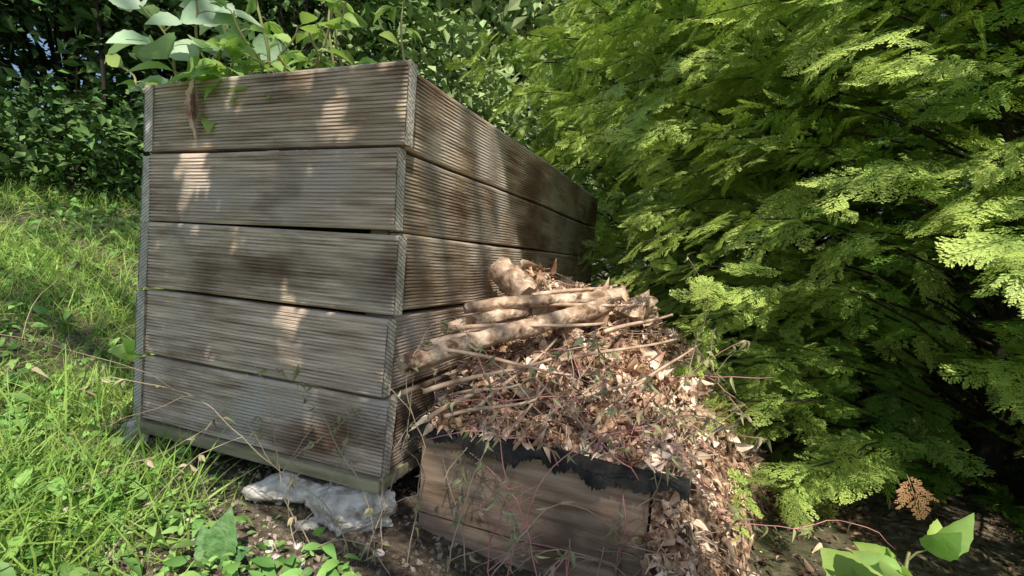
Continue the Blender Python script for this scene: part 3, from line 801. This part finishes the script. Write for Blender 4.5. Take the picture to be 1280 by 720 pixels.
for (x, y) in [(-4.0, 3.1), (-3.2, 3.5), (-2.4, 3.7), (-1.7, 3.7), (-4.6, 2.6), (-2.8, 3.2), (-3.6, 2.8)]:
    g = float(gz(x, y))
    shrub("undergrowth_bush", "low tangled undergrowth of brambles and ivy", (x, y, g + .2), (.6, .35, .38), 34, 60, .07, M_shrub, group="undergrowth bushes", sig=.10, trunk_r=.006)
def tree(name, label, x, y, H, r, crown, ncl, per, ls, lean=0.3, material=None, group=None, sig=.4):
    base = np.array([x, y, float(gz(x, y)) - .05])
    e = thing(name, label, "tree", base, group=group)
    t = np.linspace(0, 1, 12)
    P = np.stack([lean * t ** 2 + .05 * np.sin(t * 6), .05 * np.cos(t * 5), H * t], -1)
    parts = [tube(P, r * (1 - .75 * t), 10, rough=.04) + (0,)]
    q = nrm(rng.normal(size=(ncl, 3))) * rng.uniform(.2, 1, (ncl, 1)) ** .5
    cl = q * np.array(crown[1]) + np.array(crown[0])
    for i in range(0, ncl, 3):
        s = rng.uniform(.35, .9); p = np.array([np.interp(s, t, P[:, k]) for k in range(3)])
        parts.append(tube([p, (p + cl[i]) / 2 + rng.normal(size=3) * .15, cl[i]], [r * .3, r * .2, r * .05], 5) + (0,))
    obj("trunk", make_mesh("trunk", parts, M_trunk, True), e)
    T = np.repeat(cl, per, axis=0); n = len(T); T = T + rng.normal(size=(n, 3)) * sig
    D = rng.normal(size=(n, 3)) + np.array([0, 0, -.3]); Nn = rng.normal(size=(n, 3)) * .5 + np.array([0, 0, 1])
    obj("crown", make_mesh("crown", [scatter(*LEAF_LO, frames(D, Nn), T, rng.uniform(.6, 1.2, n) * ls)], material or M_farlit), e)
TG = "trees beyond the hedge"
for (x, y, H) in [(-7.5, 5.5, 6.5), (-4.9, 7.2, 7), (-2.2, 8.2, 6.5), (.4, 8.8, 6.5), (3.0, 8.5, 6.5), (-9.5, 3, 6), (-10.5, 6.5, 7.5)]:
    tree("broadleaf_tree", "tall broadleaf tree beyond the hedge", x, y, H, .12, ((0, 0, H * .55), (2.0, 1.3, 2.9)), 90, 130, .24, group=TG, material=M_shrub if x < -4 else M_farlit)
for (x, y, ln) in [(-3.1, 3.75, -.4), (-3.6, 3.3, .5), (-2.3, 3.9, .3)]:
    tree("broadleaf_tree", "thin dark leaning trunk with sparse crown in the hedge", x, y, 3.6, .018, ((.1, .3, 2.9), (.9, .5, .8)), 30, 40, .08, material=M_shrub, group=TG, sig=.2, lean=ln)

# ---------------------------------------------------------------- sun direction & added off-camera leaf canopy shaped to dapple the bin
SUN = nrm(np.array([.10, -.85, 1.05]))
holes = [(.43, .23, .010, .09), (.53, .09, .045, .045), (.16, .56, .030, .045), (.52, .66, .010, .045), (.43, .735, .018, .02)]  # gaps in the added leaves that let sun patches onto the front wall
T = []
while len(T) < 1500:
    a, z = rng.uniform(-.06, .66), rng.uniform(-.10, .735)
    if any(((a - h[0]) / (h[2] + .030)) ** 2 + ((z - h[1]) / (h[3] + .030)) ** 2 < 1 for h in holes): continue
    wx_, wy_ = bin2w(a, 0)
    T.append(np.array([wx_, wy_, BIN[2] + z]) + SUN * rng.uniform(1.25, 1.6))
nT1 = len(T)
while len(T) < nT1 + 1500:  # more added leaves along the sun rays, shading the far side wall
    b, z = rng.uniform(.4, 1.85), rng.uniform(.10, .80)
    if z < .80 - 1.15 * (b - .42) and rng.uniform() < .992: continue
    wx_, wy_ = bin2w(BW, b)
    T.append(np.array([wx_, wy_, BIN[2] + z]) + SUN * rng.uniform(2.4, 3.0))
nT = len(T)
cl = []  # added leaf clusters placed to shade lawn and hedge
for i in range(20):
    x_, y_ = rng.uniform(-3.8, -1.3), rng.uniform(1.2, 4.8)
    cl.append(np.array([x_, y_, .4]) + SUN * rng.uniform(5.0, 7.0))
for i in range(30):
    x_, y_ = rng.uniform(-4.6, -1.6), rng.uniform(3.0, 4.6)
    cl.append(np.array([x_, y_, rng.uniform(1.0, 2.8)]) + SUN * rng.uniform(5.0, 7.0))
cl = np.array(cl)
T2 = np.repeat(cl, 55, axis=0) + rng.normal(size=(len(cl) * 55, 3)) * .19
T = np.vstack([np.array(T), T2]); n = len(T)
base = np.array([2.4, -5.2, -.05])
e = thing("added_shade_canopy", "added off-camera leaf canopy shaping shade on bin and lawn", "tree", base)  # unseen canopy added to block the sun, leaves placed along its rays
D = rng.normal(size=(n, 3)); Nn = rng.normal(size=(n, 3)) * .25 + SUN
D = D - (D @ SUN)[:, None] * SUN * .9
Sl = rng.uniform(.6, 1.1, n) * .10; Sl[:nT] = rng.uniform(.045, .068, nT); Sl[nT1:nT] = rng.uniform(.06, .10, nT - nT1)
T = T - nrm(D) * Sl[:, None] * .5
obj("crown", make_mesh("crown", shift([scatter(*LEAF_LO, frames(D, Nn), T, Sl)], base), M_shrub), e)
hub = np.array([-1.0, 1.0, 5.2])
parts = [tube([(0, 0, 0), (-.1, .1, 1.8), (-.4, .4, 3.6), hub, hub + np.array([-1.2, .4, 1.0])], [.16, .14, .11, .08, .04], 10) + (0,)]
for i in range(0, len(cl), 5):
    parts.append(tube([hub, (hub + cl[i] - base) / 2 + np.array([0, 0, .2]), cl[i] - base], [.03, .02, .006], 5) + (0,))
for q in (T[20], T[120], T[240], T[nT1 + 20], T[nT1 + 200]):
    parts.append(tube([hub, (hub + q - base) / 2 + np.array([0, 0, .1]), q - base], [.016, .010, .004], 5) + (0,))
obj("trunk", make_mesh("trunk", parts, M_trunk, True), e)

# ---------------------------------------------------------------- light
w = bpy.data.worlds.new("World"); scene.world = w; w.use_nodes = True
nt = w.node_tree; bg = nt.nodes["Background"]
sk = nt.nodes.new("ShaderNodeTexSky"); sk.sky_type = 'NISHITA'; sk.sun_disc = False
elev = math.asin(SUN[2]); az = math.atan2(SUN[0], SUN[1])
sk.sun_elevation = elev; sk.sun_rotation = az
nt.links.new(sk.outputs[0], bg.inputs[0]); bg.inputs[1].default_value = .115
ld = bpy.data.lights.new("sun", 'SUN'); ld.energy = 5; ld.angle = rad(.5); ld.color = (1, .92, .79)
so = bpy.data.objects.new("sun", ld); COL.objects.link(so)
so.rotation_euler = Vector(SUN).to_track_quat('Z', 'Y').to_euler()
so.location = (1, -2, 5)

# ---------------------------------------------------------------- camera
cd = bpy.data.cameras.new("camera"); cam = bpy.data.objects.new("camera", cd); COL.objects.link(cam)
cd.sensor_width = 36; cd.lens = 36 * 634 / 1280; cd.clip_start = .01; cd.clip_end = 1000
upc = nrm(np.array([.0613, .9966, .0558])); fc = np.array([0, 0, -1.])
F_ = nrm(fc - upc * (fc @ upc)); R_ = np.cross(F_, upc)
Mx = np.array([R_, F_, upc])
m4 = Matrix([[*Mx[0], 0], [*Mx[1], 0], [*Mx[2], .55], [0, 0, 0, 1]])
cam.matrix_world = m4
scene.camera = cam
scene.view_settings.view_transform = 'Standard'; scene.view_settings.look = 'None'
scene.view_settings.exposure = 0; scene.view_settings.gamma = 1
